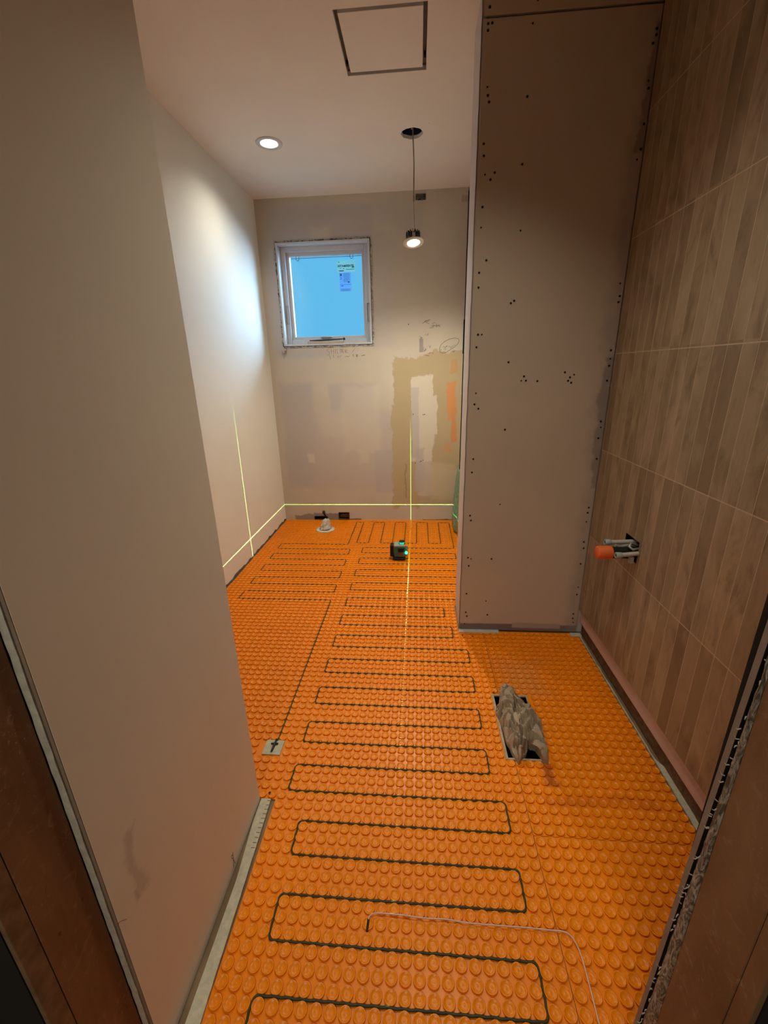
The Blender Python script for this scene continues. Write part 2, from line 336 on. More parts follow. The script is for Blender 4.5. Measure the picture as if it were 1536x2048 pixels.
# tiled wall
tl = MB(); Z0 = .128; TH = .392
tt = thing('wall_tile_cladding', 'tall brown wood-look tiles with vertical staves covering the right wall', 'tiles', (.79, 1.3, 0))
zr = [(.140, .518), (.521, .909), (.912, 1.291), (1.294, 1.683), (1.686, 2.059), (2.062, HC)]
PH = (1.435, 1.535, .575, .655)
for a, b in zr:
    y = .888
    while y < 1.845:
        y1 = min(y + .0528, 1.848)
        if a == .521 and y1 > PH[0] and y < PH[1]:
            tl.box(.778, .790, y + .0012, y1 - .0012, PH[3], b); tl.box(.778, .790, y + .0012, y1 - .0012, a, PH[2])
            if y < PH[0] - .005: tl.box(.778, .790, y + .0012, PH[0], PH[2], PH[3])
            if y1 > PH[1] + .005: tl.box(.778, .790, PH[1], y1 - .0012, PH[2], PH[3])
        else: tl.box(.778, .790, y + .0012, y1 - .0012, a, b)
        y += .0528
tl.obj('tile_face', M_tile, tt, bevel=0)
slab(MB(), 'x', .7783, .790, .8885, 1.847, .142, HC, [PH]).obj('grout', M_grout, tt)
bk = tag(slab(MB(), 'x', .7905, .8015, .445, 1.8495, .067, HC, [PH]).obj('backer_board', M_pink, bpy.data.objects['wall_right']), None, None)
# gap below: bottom plate and rubble
tag(MB().box(.8025, .8115, .46, 1.84, -.001, .050).obj('bottom_plate', M_brown, bevel=.002), 'dark wooden sill plate seen in the gap under the tiled wall', 'timber')
bs = MB(); rr = random.Random(9); pv = None
for i in range(50):
    y = .45 + i * 1.39 / 49; xa = .784 + rr.uniform(-.001, .001); xb = (.803 if y < 1.12 else .788) + rr.uniform(-.0015, .0015); h = .006 + rr.uniform(-.001, .001)
    if pv:
        ya, xpa, xpb, hp = pv; bs.add([(xpa, ya, .0), (xpa, ya, hp), (xpb, ya, hp), (xpb, ya, 0), (xa, y, 0), (xa, y, h), (xb, y, h), (xb, y, 0)], [(0, 4, 5, 1), (1, 5, 6, 2), (2, 6, 7, 3)])
    pv = (y, xa, xb, h)
tag(bs.obj('edge_strip', M_strip), 'off-white foam edge strip on the floor along the tiled wall', 'edge strip')

# left entry jamb: drywall corner, gypsum core, studs
jl = tag(MB().box(-.4895, -.4845, .4015, .4035, 0, HC).obj('drywall_edge', M_edge, bpy.data.objects['wall_entry_left']), None, None)
g = MB(); rr = random.Random(11); pv = None
for i in range(130):
    z = i * HC / 129; a = -.4905 + rr.uniform(-.0006, .0003); b = -.5020 + rr.uniform(-.0003, .0007); yy = .4 + rr.uniform(-.0004, .0004)
    if pv: g.add([(pv[0], pv[3], pv[2]), (pv[1], pv[3], pv[2]), (b, yy, z), (a, yy, z)], [(0, 1, 2, 3)]); g.add([(pv[0], pv[3], pv[2]), (a, yy, z), (a, .412, z), (pv[0], .412, pv[2])], [(0, 1, 2, 3)])
    pv = (a, b, z, yy)
g.obj('gypsum_core', M_core, jl)
tag(MB().box(-.537, -.5028, .3165, .399, 0, HC).obj('door_stud', M_wood, bevel=.001), 'brown stained door stud at the lower left beside the white wall', 'stud')
tag(MB().box(-.511, -.5032, .29, .3155, 0, HC).obj('door_jamb_board', plain('pale_brown_board', (.27, .165, .085), .7, .25, 40, bump=.4), bevel=.001), 'narrow lighter brown board at the outer edge of the left door stud', 'board')
hb = MB(); hb.tube([(-.4895, .4015, .40), (-.480, .403, .412), (-.468, .404, .418)], .0004, 4)
hb.obj('loose_fibre', M_dark, jl)
# floor strip at the foot of the left wing
st = MB(); N = 46; pv = None; rr = random.Random(4)
for i in range(N):
    y = .38 + i * (.921 - .38) / (N - 1); xb = -.4365 - .0125 * max(0, (y - .45)) / .47 + rr.uniform(-.0004, .0004); xa = -.475 + .012 * (1 if y < .7 else max(0, 1 - (y - .7) / .15)) - .004
    h = .007
    if pv:
        ya, xpa, xpb = pv; st.add([(xpa, ya, 0), (xpa, ya, h), (xpb, ya, h), (xpb, ya, 0), (xa, y, 0), (xa, y, h), (xb, y, h), (xb, y, 0)], [(0, 1, 5, 4), (1, 2, 6, 5), (2, 3, 7, 6)])
    if i in (0, N - 1): st.add([(xa, y, 0), (xb, y, 0), (xb, y, h), (xa, y, h)], [(0, 1, 2, 3), (3, 2, 1, 0)])
    pv = (y, xa, xb)
so = tag(st.obj('edge_strip', M_strip), 'off-white foam edge strip on the floor at the foot of the left entry wall', 'edge strip')
tk = MB()
for i in range(11):
    y = .915 - i * .0135; tk.box(-.458, -.4475, y - .0008, y + .0008, .007, .0078)
tk.obj('slits', M_edge, so)
# gap left wall / floor
pv = None; gp = MB(); rr = random.Random(6)
for i in range(70):
    y = .93 + i * 2.56 / 69; b = -1.176 + rr.uniform(0, .004); h = .012 + rr.uniform(-.005, .010)
    if pv: gp.add([(-1.1795, pv[0], pv[2]), (pv[1], pv[0], 0), (b, y, 0), (-1.1795, y, h)], [(0, 1, 2, 3), (3, 2, 1, 0)])
    pv = (y, b, h)
tag(gp.obj('wall_base_gap', plain('grey_gap_filler', (.14, .12, .11), .9, .3, 40)), 'ragged dark grey gap line where the left wall meets the orange floor', 'gap')

# right entry jamb
def silY(z): return max(.405, .4405 - .0235 * z)
jr = MB(); n = 60
for i in range(n):
    za, zb = i * HC / n, (i + 1) * HC / n; ya, yb = silY(za), silY(zb)
    jr.add([(.370, ya - .0085, za), (.370, ya, za), (.370, yb, zb), (.370, yb - .0085, zb)], [(0, 1, 2, 3)]); jr.add([(.370, ya, za), (.9, ya, za), (.9, yb, zb), (.370, yb, zb)], [(0, 1, 2, 3)])
jro = tag(jr.obj('drywall_edge', plain('taupe_drywall_edge', (.30, .225, .18), .7, .08), bpy.data.objects['wall_entry_right']), None, None)
cr_ = MB(); rr = random.Random(2); NZ, NY = 240, 7; vs = []
for i in range(NZ + 1):
    z = i * HC / NZ; y1 = silY(z) - .0122
    for j in range(NY):
        f = j / (NY - 1); y = .399 + (y1 - .399) * f + rr.uniform(-.0006, .0006); bul = math.sin(math.pi * f) ** .7
        x = .372 - bul * (.0025 + .0028 * noise.noise(Vector((z * 60, f * 3, 1.7)))) - (.0022 if j == 1 else 0); vs.append((x, y, z))
cr_.add(vs, [(i * NY + j, i * NY + j + 1, (i + 1) * NY + j + 1, (i + 1) * NY + j) for i in range(NZ) for j in range(NY - 1)], True)
t = NT('torn_core_filler', .55, .5); a = t.noise(90, 5, .7, 2.5, stretch=(1, 1, .35)); t.color(t.mix(t.rng(a.outputs[0], .44, .64), (.10, .08, .06), (.55, .48, .40))); t.bump(a.outputs[0], .8, .004)
cro = tag(cr_.obj('torn_gypsum_edge', t.m, bpy.data.objects['wall_entry_right']), 'rough grey crumbling gypsum band', None)
MB().box(.3735, .40, .396, .43, 0, HC).obj('dark_gap', M_dark, cro)
ch = MB(); rr = random.Random(8)
for i in range(75):
    z = rr.uniform(.1, 1.3); y = silY(z) - .0125 + rr.uniform(-.002, .003); a = rr.uniform(0, 6.28); s_ = rr.uniform(.0015, .004)
    ch.tube([(.3715, y, z), (.3685, y + s_ * math.cos(a) * .6, z + s_ * math.sin(a)), (.3672, y + s_ * math.cos(a + .8) * 1.2, z + s_ * 1.5 * math.sin(a + .8))], [.0008, .0008, .0003], 5)
o = ch.obj('paper_shreds', plain('torn_paper', (.45, .38, .33), .8, .1), cro); o['kind'] = 'stuff'
tag(MB().box(.370, .41, .3185, .3975, 0, HC).obj('door_stud', M_wood, bevel=.001), 'brown stained door stud at the lower right of the doorway', 'stud')
tag(MB().box(.3702, .378, .2955, .3175, 0, HC).obj('door_jamb_board', M_wood, bevel=.001), 'narrow dark brown board at the outer edge of the right door stud', 'board')

# ------------------------------------------------------------------ window
wn = struct(MB().obj('window_1', None)) if False else bpy.data.objects.new('window_1', None); COL.objects.link(wn); wn.location = (-.7, 3.55, 1.8); wn['kind'] = 'structure'
wn['label'] = 'small square white framed window with blue glass in the back wall'
def frame(mb, x0, x1, z0, z1, t, y0, y1):
    mb.box(x0, x0 + t, y0, y1, z0, z1); mb.box(x1 - t, x1, y0, y1, z0, z1); mb.box(x0 + t, x1 - t, y0, y1, z0, z0 + t); mb.box(x0 + t, x1 - t, y0, y1, z1 - t, z1)
f = MB(); frame(f, -1.050, -.352, 1.449, 2.158, .014, 3.488, 3.63); f.obj('jamb_liner', M_white, wn, bevel=.002)
f = MB(); frame(f, -1.036, -.366, 1.463, 2.144, .034, 3.56, 3.63); f.obj('frame', M_white, wn, bevel=.003)
f = MB(); frame(f, -1.004, -.398, 1.495, 2.112, .026, 3.585, 3.628); f.obj('sash', M_white, wn, bevel=.004)
gl = NT('window_glass'); gl.t.nodes.remove(gl.b); tr = gl.n('ShaderNodeBsdfTransparent'); tr.inputs[0].default_value = (.97, .99, 1, 1); gs = gl.n('ShaderNodeBsdfGlossy'); gs.inputs['Roughness'].default_value = .02
mx = gl.n('ShaderNodeMixShader'); mx.inputs[0].default_value = .04; gl.l(tr.outputs[0], mx.inputs[1]); gl.l(gs.outputs[0], mx.inputs[2]); gl.l(mx.outputs[0], gl.t.nodes['Material Output'].inputs[0])
MB().box(-.985, -.417, 3.618, 3.624, 1.514, 2.093).obj('pane', gl.m, wn)
GX0, GX1, GZ0, GZ1 = -.978, -.424, 1.521, 2.086
f = MB(); f.box(GX0 + .010, GX0 + .0125, 3.6, 3.603, GZ0, GZ1 - .010); f.box(GX0 + .010, GX1, 3.6, 3.603, GZ1 - .0125, GZ1 - .010); f.obj('screen_bead', M_metal, wn)
for cx in (GX0 + .062, GX1 - .078):
    f = MB(); f.tube([(cx - .011, 3.597, GZ1 + .004), (cx - .011, 3.597, GZ1 - .02), (cx - .007, 3.597, GZ1 - .026), (cx + .007, 3.597, GZ1 - .026), (cx + .011, 3.597, GZ1 - .02), (cx + .011, 3.597, GZ1 + .004), (cx - .011, 3.597, GZ1 + .004)], .0018, 6); f.obj('screen_clip', M_metal, wn)
f = MB(); f.tube([(-.845, 3.50, 1.486), (-.76, 3.497, 1.486), (-.66, 3.497, 1.489), (-.575, 3.50, 1.492)], [.004, .006, .006, .004], 8); f.lathe([(.0001, 0), (.009, .002), (.010, .008), (.006, .016), (.0001, .018)], (-.572, 3.506, 1.492), 12, 'y'); f.obj('crank_handle', M_metal, wn)
MB().box(-.86, -.575, 3.486, 3.50, 1.462, 1.478).obj('handle_base', M_pvc, wn, bevel=.002)
f = MB(); f.box(-.77, -.68, 3.56, 3.584, 1.512, 1.52); f.obj('sash_catch', M_white, wn, bevel=.002)
for x_, z_ in ((-1.018, 1.68), (-.382, 1.68)):
    f = MB(); frame(f, x_ - .010, x_ + .010, z_ - .065, z_ + .065, .003, 3.553, 3.56); f.obj('sash_lock', plain('grey_lock', (.35, .36, .40), .5), wn, bevel=.001)
# crumbling joint round the window
t = NT('foam_and_dirt', .9, .1); a = t.noise(45, 5, .7, 1.0); t.color(t.mix(t.rng(a.outputs[0], .38, .54), (.11, .09, .07), (.55, .51, .45)))
def jag(mb, p0, p1, w, y, n, seed, horizontal):
    rr = random.Random(seed); pv = None
    for i in range(n + 1):
        u = p0 + (p1[0] - p0) * i / n if False else None
for side, (a0, a1, c0) in {'l': (1.44, 2.17, -1.0585), 'r': (1.44, 2.17, -.3435), 't': (-1.06, -.34, 2.1665), 'b': (-1.06, -.34, 1.441)}.items():
    rr = random.Random(hash(side) % 7 if False else ord(side)); mb = MB(); pv = None
    for i in range(61):
        u = a0 + (a1 - a0) * i / 60; w = .0032 + rr.uniform(-.0012, .0040); c = c0 + rr.uniform(-.002, .002); d = 3.4965 + rr.uniform(-.0025, .002)
        A = (c - w, d, u) if side in 'lr' else (u, d, c - w); B = (c + w, d, u) if side in 'lr' else (u, d, c + w); Cc = (c, d - .004, u) if side in 'lr' else (u, d - .004, c)
        if pv: mb.add([*pv, A, Cc, B], [(0, 1, 4, 3), (1, 2, 5, 4)], True)
        pv = (A, Cc, B)
    mb.obj('perimeter_joint', t.m, wn)
f = MB(); f.box(-1.07, -1.035, 3.47, 3.498, 1.415, 1.432); f.box(-1.06, -1.045, 3.465, 3.49, 1.40, 1.44); f.obj('torn_tape', M_pvc, wn, bevel=.004)
# labels stuck on the glass, read from behind so mirrored
def text(body, size, mat, parent, loc, rot, name='lettering', mirror=False, bold=0.0):
    c = bpy.data.curves.new(name, 'FONT'); c.body = body; c.size = size; c.align_x = 'CENTER'; c.align_y = 'CENTER'; c.offset = bold; c.extrude = .0001
    o = bpy.data.objects.new(name, c); COL.objects.link(o); bpy.context.view_layer.update()
    me = bpy.data.meshes.new_from_object(o); bpy.data.objects.remove(o); me.materials.clear(); me.materials.append(mat)
    o = bpy.data.objects.new(name, me); COL.objects.link(o); o.parent = parent; o.matrix_parent_inverse = Matrix.Translation(-Vector(parent.location))
    o.location = loc; o.rotation_euler = rot; o.scale = (-1 if mirror else 1, 1, 1); return o
M_ink = plain('label_ink', (.01, .05, .05), .6); M_lab = plain('pale_green_label', (.42, .62, .50), .6, .04); M_lab2 = plain('blue_grey_label', (.22, .40, .62), .6, .04)
lt = NT('translucent_green_label'); 
def translucent(name, c):
    t = NT(name); t.t.nodes.remove(t.b); d = t.n('ShaderNodeBsdfDiffuse'); d.inputs[0].default_value = (*c, 1); r_ = t.n('ShaderNodeBsdfTranslucent'); r_.inputs[0].default_value = (*c, 1)
    tp = t.n('ShaderNodeBsdfTransparent'); tp.inputs[0].default_value = (*c, 1); m1 = t.n('ShaderNodeMixShader'); m2 = t.n('ShaderNodeMixShader'); m1.inputs[0].default_value = .5; m2.inputs[0].default_value = .35
    t.l(d.outputs[0], m1.inputs[1]); t.l(r_.outputs[0], m1.inputs[2]); t.l(m1.outputs[0], m2.inputs[1]); t.l(tp.outputs[0], m2.inputs[2]); t.l(m2.outputs[0], t.t.nodes['Material Output'].inputs[0]); return t.m
RX = (math.pi / 2, 0, 0); ly = 3.616
lab = MB().box(-.619, -.478, ly, ly + .001, 1.972, 2.050).obj('window_label', translucent('green_label_film', (.50, .70, .66)), wn)
text('THERMATIX', .0215, M_ink, wn, (-.556, ly - .001, 2.014), RX, 'lettering', True, .0006)
f = MB()
for z_, x0, x1 in ((2.040, -.612, -.596), (1.997, -.598, -.588), (1.995, -.575, -.562), (1.99, -.55, -.487), (1.982, -.607, -.568), (1.979, -.602, -.568)): f.box(x0, x1, ly - .0006, ly, z_, z_ + .0028)
f.box(-.505, -.486, ly - .0006, ly, 2.002, 2.008); f.box(-.499, -.492, ly - .0006, ly, 2.008, 2.022); f.obj('label_print', M_ink, wn)
MB().box(-.603, -.514, ly, ly + .001, 1.840, 1.9715).obj('window_label', translucent('blue_label_film', (.36, .58, .78)), wn)
M_ink2 = plain('label_ink_blue', (.05, .16, .30), .6); f = MB(); rr = random.Random(12)
for k in range(9):
    z_ = 1.962 - k * .0068; f.box(-.578 + rr.uniform(0, .012), -.520 - rr.uniform(0, .01), ly - .0006, ly, z_, z_ + .002)
f.box(-.601, -.516, ly - .0006, ly, 1.888, 1.890); 
for k in range(5): f.box(-.598, -.52 - rr.uniform(0, .01), ly - .0006, ly, 1.858 - k * .0035, 1.8592 - k * .0035)
f.obj('label_print', M_ink2, wn)
f = MB(); frame(f, -.601, -.586, 1.948, 1.963, .003, ly - .0007, ly); f.box(-.596, -.588, ly - .0007, ly, 1.952, 1.958); f.tube([(-.600, ly, 1.939), (-.590, ly, 1.939), (-.588, ly, 1.932), (-.590, ly, 1.926), (-.600, ly, 1.925)], .0014, 5); f.box(-.593, -.576, ly - .0007, ly, 1.877, 1.881); f.box(-.541, -.526, ly - .0007, ly, 1.901, 1.907); f.obj('label_icons', M_ink, wn)

# ------------------------------------------------------------------ ceiling items
ap = thing('access_panel', 'square flush access panel cut into the ceiling with a dark gap round it', 'hatch', (-.134, 2.085, HC))
MB().box(-.283, .016, 1.929, 2.241, HC - .001, HC + .012).obj('panel', M_ceil, ap, bevel=.001)
f = MB(); frame_ = f
f.box(-.318, -.298, 1.90, 2.28, HC + .001 + .016, HC + .06); f.box(.031, .05, 1.90, 2.28, HC + .017, HC + .06); f.box(-.31, .05, 1.895, 1.914, HC + .017, HC + .06); f.box(-.31, .05, 2.262, 2.28, HC + .017, HC + .06)
f.box(-.31, .05, 1.90, 2.28, HC + .022, HC + .03)
f.obj('grey_frame', plain('grey_metal_frame', (.20, .17, .15), .6, .1), ap)
MB().box(-.296, -.288, 2.20, 2.215, HC + .006, HC + .02).obj('latch', M_dark, ap); MB().box(.021, .029, 2.185, 2.20, HC + .006, HC + .02).obj('latch', M_dark, ap)

M_lens = glow('lit_lens', (1.0, .97, .88), 5.0); M_refl = plain('satin_reflector', (.72, .76, .70), .3, .03)
rc = thing('recessed_downlight', 'round white downlight lit and recessed flush in the ceiling', 'ceiling light', (RL[0], RL[1], HC))
MB().lathe([(.072, -.0), (.071, -.004), (.066, -.006), (.050, -.004), (.047, .0)], (RL[0], RL[1], HC), 40, cap=False).obj('trim_ring', M_white, rc)
MB().lathe([(.048, -.004), (.040, .022), (.036, .03)], (RL[0], RL[1], HC), 40, cap=False).obj('reflector', M_refl, rc)
MB().lathe([(.0455, .007), (.0001, .0065)], (RL[0], RL[1], HC), 32).obj('lens', M_lens, rc)
MB().lathe([(.058, .017), (.058, .09), (.0001, .095)], (RL[0], RL[1], HC), 24).obj('housing', M_dark, rc)
dl1 = downlight('downlight_beam', (RL[0], RL[1], HC - .012), 17, size=145)

hl = thing('hanging_downlight', 'round downlight dangling on its cable from the dark hole in the ceiling', 'ceiling light', (-.027, 2.755, 1.93))
tilt = bpy.data.objects.new('x', None)
Tm = Matrix.Translation((-.027, 2.755, 1.935)) @ Matrix.Rotation(math.radians(-4), 4, 'Y') @ Matrix.Rotation(math.radians(-14), 4, 'X')
bpy.data.objects.remove(tilt)
def tl_(mb):
    mb.v = [tuple(Tm @ Vector(p)) for p in mb.v]; return mb
tl_(MB().lathe([(.058, 0), (.058, -.003), (.052, -.006), (.038, -.005), (.036, 0), (.040, .001), (.058, .0)], n=40, cap=False)).obj('trim_ring', plain('beige_trim', (.62, .58, .50), .5), hl)
tl_(MB().lathe([(.037, -.003), (.033, .012), (.031, .016)], n=32, cap=False)).obj('reflector', M_refl, hl)
tl_(MB().lathe([(.0345, .004), (.0001, .0035)], n=32)).obj('lens', M_lens, hl)
tl_(MB().lathe([(.046, .001), (.046, .008), (.040, .022), (.036, .024), (.034, .040), (.0001, .042)], n=28, cap=False)).obj('heat_sink_body', M_black, hl)
f = MB()
for k in range(16):
    a = 2 * math.pi * k / 16; c, s_ = math.cos(a), math.sin(a)
    q = [(.012 * c - .0015 * s_, .012 * s_ + .0015 * c), (.012 * c + .0015 * s_, .012 * s_ - .0015 * c), (.040 * c + .0015 * s_, .040 * s_ - .0015 * c), (.040 * c - .0015 * s_, .040 * s_ + .0015 * c)]
    f.add([(x_, y_, z_) for z_ in (.022, .053) for x_, y_ in q], [(0, 1, 5, 4), (1, 2, 6, 5), (2, 3, 7, 6), (3, 0, 4, 7), (4, 5, 6, 7)])
tl_(f).obj('fins', M_metal, hl)
f = MB(); f.box(-.004, .012, -.047, -.038, .0, .030); tl_(f).obj('spring_clip', M_zinc, hl, bevel=.001)
pts = [(-.022, 2.750, 1.975), (-.0225, 2.751, 2.06), (-.026, 2.753, 2.13), (-.024, 2.754, 2.3), (-.030, 2.755, 2.45), (-.036, 2.76, 2.52), (-.05, 2.78, 2.59)]
MB().tube(pts[:3], .0014, 6).obj('thin_lead', M_sheath, hl); MB().tube(pts[2:], .0034, 8).obj('cable', M_sheath, hl)
f = MB(); rr = random.Random(1); f.tube([(-.034, 2.757, 2.455), (-.036, 2.757, 2.475)], .005, 8); f.obj('cable_connector', M_pvc, hl)
dl2 = downlight('downlight_beam', (-.027, 2.755, 1.918), 44, size=155)
# added unseen downlight above the frame, there to brighten the entry zone
for nm, (x_, y_), e_, lb in (('recessed_downlight', (.12, 1.2), 46, 'added round fill downlight, unseen in the ceiling just inside the doorway, above the heated floor'),):
    r2 = thing(nm, lb, 'ceiling light', (x_, y_, HC)); MB().lathe([(.072, .0), (.070, -.005), (.048, -.004), (.040, -.001), (.0001, -.001)], (x_, y_, HC), 32).obj('trim_ring', M_white, r2)
    MB().lathe([(.040, -.002), (.0001, -.0021)], (x_, y_, HC), 24).obj('lens', M_lens, r2)
    entry_fill = downlight('downlight_beam', (x_, y_, HC - .012), e_, size=106, blend=1.0); entry_fill.data.shadow_soft_size = .08

# added unseen fill light behind the camera, brightens the room through the doorway
hf = thing('hall_fill_fixture', 'added flat round fill light, unseen in the hall behind the doorway', 'ceiling light', (-.42, -.9, HC))
MB().lathe([(.16, .0), (.16, -.03), (.15, -.035)], (-.42, -.9, HC), 32, cap=False).obj('rim', M_white, hf); MB().lathe([(.15, -.034), (.0001, -.036)], (-.42, -.9, HC), 32).obj('diffuser', M_lens, hf)
lamp('hall_fill', 'SPOT', (-.42, -.9, HC - .06), 95, (1, .93, .74), spot_size=math.radians(165), spot_blend=.8, shadow_soft_size=.35)

# boxes in the back wall
jb = thing('junction_box', 'small grey metal electrical box set in the back wall under the ceiling', 'electrical box', (.016, 3.5, 2.394))
f = MB(); frame(f, -.022, .055, 2.372, 2.416, .003, 3.5, 3.545); f.box(-.022, .055, 3.54, 3.545, 2.372, 2.416); f.obj('box', M_zinc, jb)
MB().box(.036, .050, 3.503, 3.54, 2.377, 2.411).obj('bracket', M_metal, jb); MB().box(-.018, -.014, 3.503, 3.53, 2.374, 2.405).obj('bracket', M_metal, jb); f = MB(); f.tube([(-.005, 3.52, 2.385), (.004, 3.51, 2.379), (.012, 3.515, 2.388)], .003, 6); f.obj('wire_ends', M_dark, jb)
ob = thing('outlet_box', 'reddish brown wooden block in the notch at the foot of the back wall', 'box', (-.65, 3.5, 0))
f = MB(); frame(f, -.700, -.602, 0, .072, .004, 3.496, 3.56); f.box(-.70, -.602, 3.55, 3.56, 0, .072); f.obj('surround', M_brown, ob, bevel=.001)
MB().box(-.69, -.61, 3.52, 3.549, .02, .05).obj('block', plain('red_brown_wood', (.2, .1, .06), .8, .3, 60), ob, bevel=.002)
MB().box(-.92, -.80, 3.545, 3.56, 0, .034).obj('notch_back', M_dark, wbo)
ws = thing('water_supply_stub', 'short dark water supply pipe coming out at the foot of the back wall', 'pipe', (-.825, 3.49, 0))
MB().tube([(-.80, 3.53, .012), (-.805, 3.49, .022), (-.815, 3.475, .045), (-.825, 3.475, .075)], .008, 8).obj('pipe', M_black, ws); MB().lathe([(.013, 0), (.013, .02), (.008, .025)], (-.826, 3.475, .068), 10).obj('fitting', M_metal, ws)

# writing on the back wall
FAINT= [[(-0.692, 1.419), (-0.704, 1.425), (-0.714, 1.412), (-0.71, 1.405), (-0.694, 1.401), (-0.694, 1.387), (-0.704, 1.374), (-0.715, 1.379)], [(-0.679, 1.427), (-0.678, 1.387)], [(-0.659, 1.423), (-0.661, 1.386)], [(-0.68, 1.404), (-0.66, 1.405)], [(-0.645, 1.423), (-0.647, 1.386)], [(-0.633, 1.423), (-0.633, 1.388), (-0.621, 1.388)], [(-0.608, 1.419), (-0.608, 1.391), (-0.595, 1.399), (-0.597, 1.416), (-0.608, 1.419)], [(-0.582, 1.416), (-0.591, 1.416), (-0.592, 1.405), (-0.58, 1.396), (-0.59, 1.39)], [(-0.57, 1.415), (-0.568, 1.388)], [(-0.557, 1.415), (-0.566, 1.401), (-0.549, 1.389)], [(-0.493, 1.416), (-0.512, 1.395)], [(-0.693, 1.373), (-0.689, 1.346)], [(-0.665, 1.378), (-0.663, 1.357)], [(-0.632, 1.354), (-0.628, 1.368), (-0.619, 1.359)], [(-0.613, 1.359), (-0.609, 1.37), (-0.6, 1.37)], [(-0.573, 1.361), (-0.554, 1.366), (-0.554, 1.36), (-0.535, 1.366)]]
DARK= [[(-0.508, 1.378), (-0.506, 1.359)], [(-0.495, 1.36), (-0.495, 1.359)], [(-0.473, 1.376), (-0.484, 1.373), (-0.472, 1.361), (-0.484, 1.36), (-0.471, 1.374)], [(-0.442, 1.365), (-0.414, 1.37)], [(0.034, 1.583), (0.066, 1.604)], [(0.049, 1.597), (0.09, 1.608), (0.059, 1.589), (0.084, 1.578)], [(0.128, 1.586), (0.104, 1.581), (0.118, 1.569), (0.115, 1.554), (0.091, 1.548)], [(0.101, 1.563), (0.159, 1.563)], [(0.138, 1.578), (0.142, 1.551)], [(0.152, 1.57), (0.166, 1.568), (0.156, 1.559), (0.166, 1.555)], [(0.012, 1.496), (0.019, 1.486), (0.032, 1.484), (0.026, 1.476), (0.015, 1.479)], [(0.057, 1.51), (0.057, 1.501)], [(0.077, 1.513), (0.074, 1.5), (0.067, 1.497)], [(0.043, 1.417), (0.04, 1.397), (0.051, 1.387), (0.064, 1.4), (0.057, 1.406), (0.047, 1.38)], [(0.085, 1.422), (0.089, 1.406), (0.099, 1.425)], [(0.082, 1.365), (0.1, 1.377)], [(0.114, 1.375), (0.115, 1.364)], [(0.166, 1.384), (0.164, 1.404), (0.176, 1.429), (0.203, 1.451), (0.237, 1.467), (0.278, 1.474), (0.306, 1.468), (0.313, 1.455), (0.303, 1.432), (0.28, 1.41), (0.246, 1.392), (0.212, 1.371), (0.18, 1.37), (0.166, 1.384)], [(0.19, 1.413), (0.202, 1.414), (0.204, 1.406), (0.221, 1.422), (0.219, 1.412)], [(0.231, 1.415), (0.242, 1.418)], [(0.245, 1.405), (0.252, 1.414), (0.256, 1.404)], [(0.262, 1.417), (0.269, 1.414)], [(0.273, 1.424), (0.283, 1.422)], [(0.176, 1.397), (0.178, 1.387)], [(0.197, 1.396), (0.211, 1.402), (0.208, 1.386)], [(0.284, 1.387), (0.267, 1.375), (0.278, 1.373)], [(0.051, 1.357), (0.086, 1.351)]]
def nest(parent, *kids):
    for k in kids: k.parent = parent; k.matrix_parent_inverse = Matrix()
def strokes(lst, r_, mat, name, label):
    mb = MB()
    for s_ in lst: mb.tube([(x_, 3.4992, z_) for x_, z_ in s_], r_, 5)
    tag(mb.obj(name, mat), label, 'writing')
strokes(FAINT, .0011, M_pencil, 'pencil_note', 'faint pencil words scrawled just below the window')
strokes(DARK[:4], .0015, M_marker, 'pencil_note', 'dark pencilled number under the window, right of the faint words')
strokes(DARK[4:10], .0013, M_marker, 'pencil_note', 'slanted pencil letters on the wall right of the window')
strokes(DARK[10:17] + DARK[-1:], .0012, M_marker, 'pencil_note', 'small pencil scribbles above the tan mud patch')
strokes(DARK[17:-1], .0012, M_marker, 'pencil_note', 'pencilled numbers inside a drawn oval near the partition')
f = MB()
for x_, z_ in ((-.073, 1.58), (-.038, .91), (.054, .908), (.043, .905), (-.02, .508), (.02, .52), (.028, .525), (.045, .532)): f.lathe([(.004, 0), (.0001, .0008)], (x_, 3.4995, z_), 8, 'y')
f.obj('nail_holes', M_dark, wbo)

# dark slot and green sheet in the right rear corner
gs_ = MB(); rr = random.Random(14)
pv = None
for i in range(41):
    z = i / 40 * .30; w = .030 * (1 - i / 44) ** .8 + rr.uniform(-.003, .003)
    a = (.346 - w, 3.4985, z)
    if pv: gs_.add([pv, (.35, 3.4985, pv[2]), (.35, 3.4985, z), a], [(0, 1, 2, 3)])
    pv = a
gs_.box(.3405, .3545, 3.497, 3.4985, 1.36, 1.60)
gs_.obj('dark_slot', M_dark, wbo)
NU, NV = 14, 26; vs = []
for j in range(NV + 1):
    v = j / NV; z = .012 + .50 * v
    for i in range(NU + 1):
        u = i / NU; y = 3.485 - .50 * u; env = max(.45, math.sin(math.pi * min(1, u * 1.15 + .08))) ** .6
        x_ = .353 - (.070 * env * (1 - .5 * v ** 2.2) + .006 * noise.noise(Vector((u * 6, v * 3, 2))))
        vs.append((x_, y - .03 * v * (1 - u), z + .02 * noise.noise(Vector((u * 5, 0, 0))) * v))
gmat = NT('green_plastic_film', .22, .6); gn = gmat.noise(30, 3); gmat.color(gmat.mix(gmat.rng(gn.outputs[0], .35, .65), (.05, .22, .12), (.14, .38, .24))); gmat.bump(gn.outputs[0], .5, .01)
gm = MB(); gm.add(vs, [(j * (NU + 1) + i, j * (NU + 1) + i + 1, (j + 1) * (NU + 1) + i + 1, (j + 1) * (NU + 1) + i) for j in range(NV) for i in range(NU)], True)
gso = gm.obj('green_plastic_sheet', gmat.m); tag(gso, 'glossy green plastic sheet bunched against the wall in the rear right corner', 'sheet')
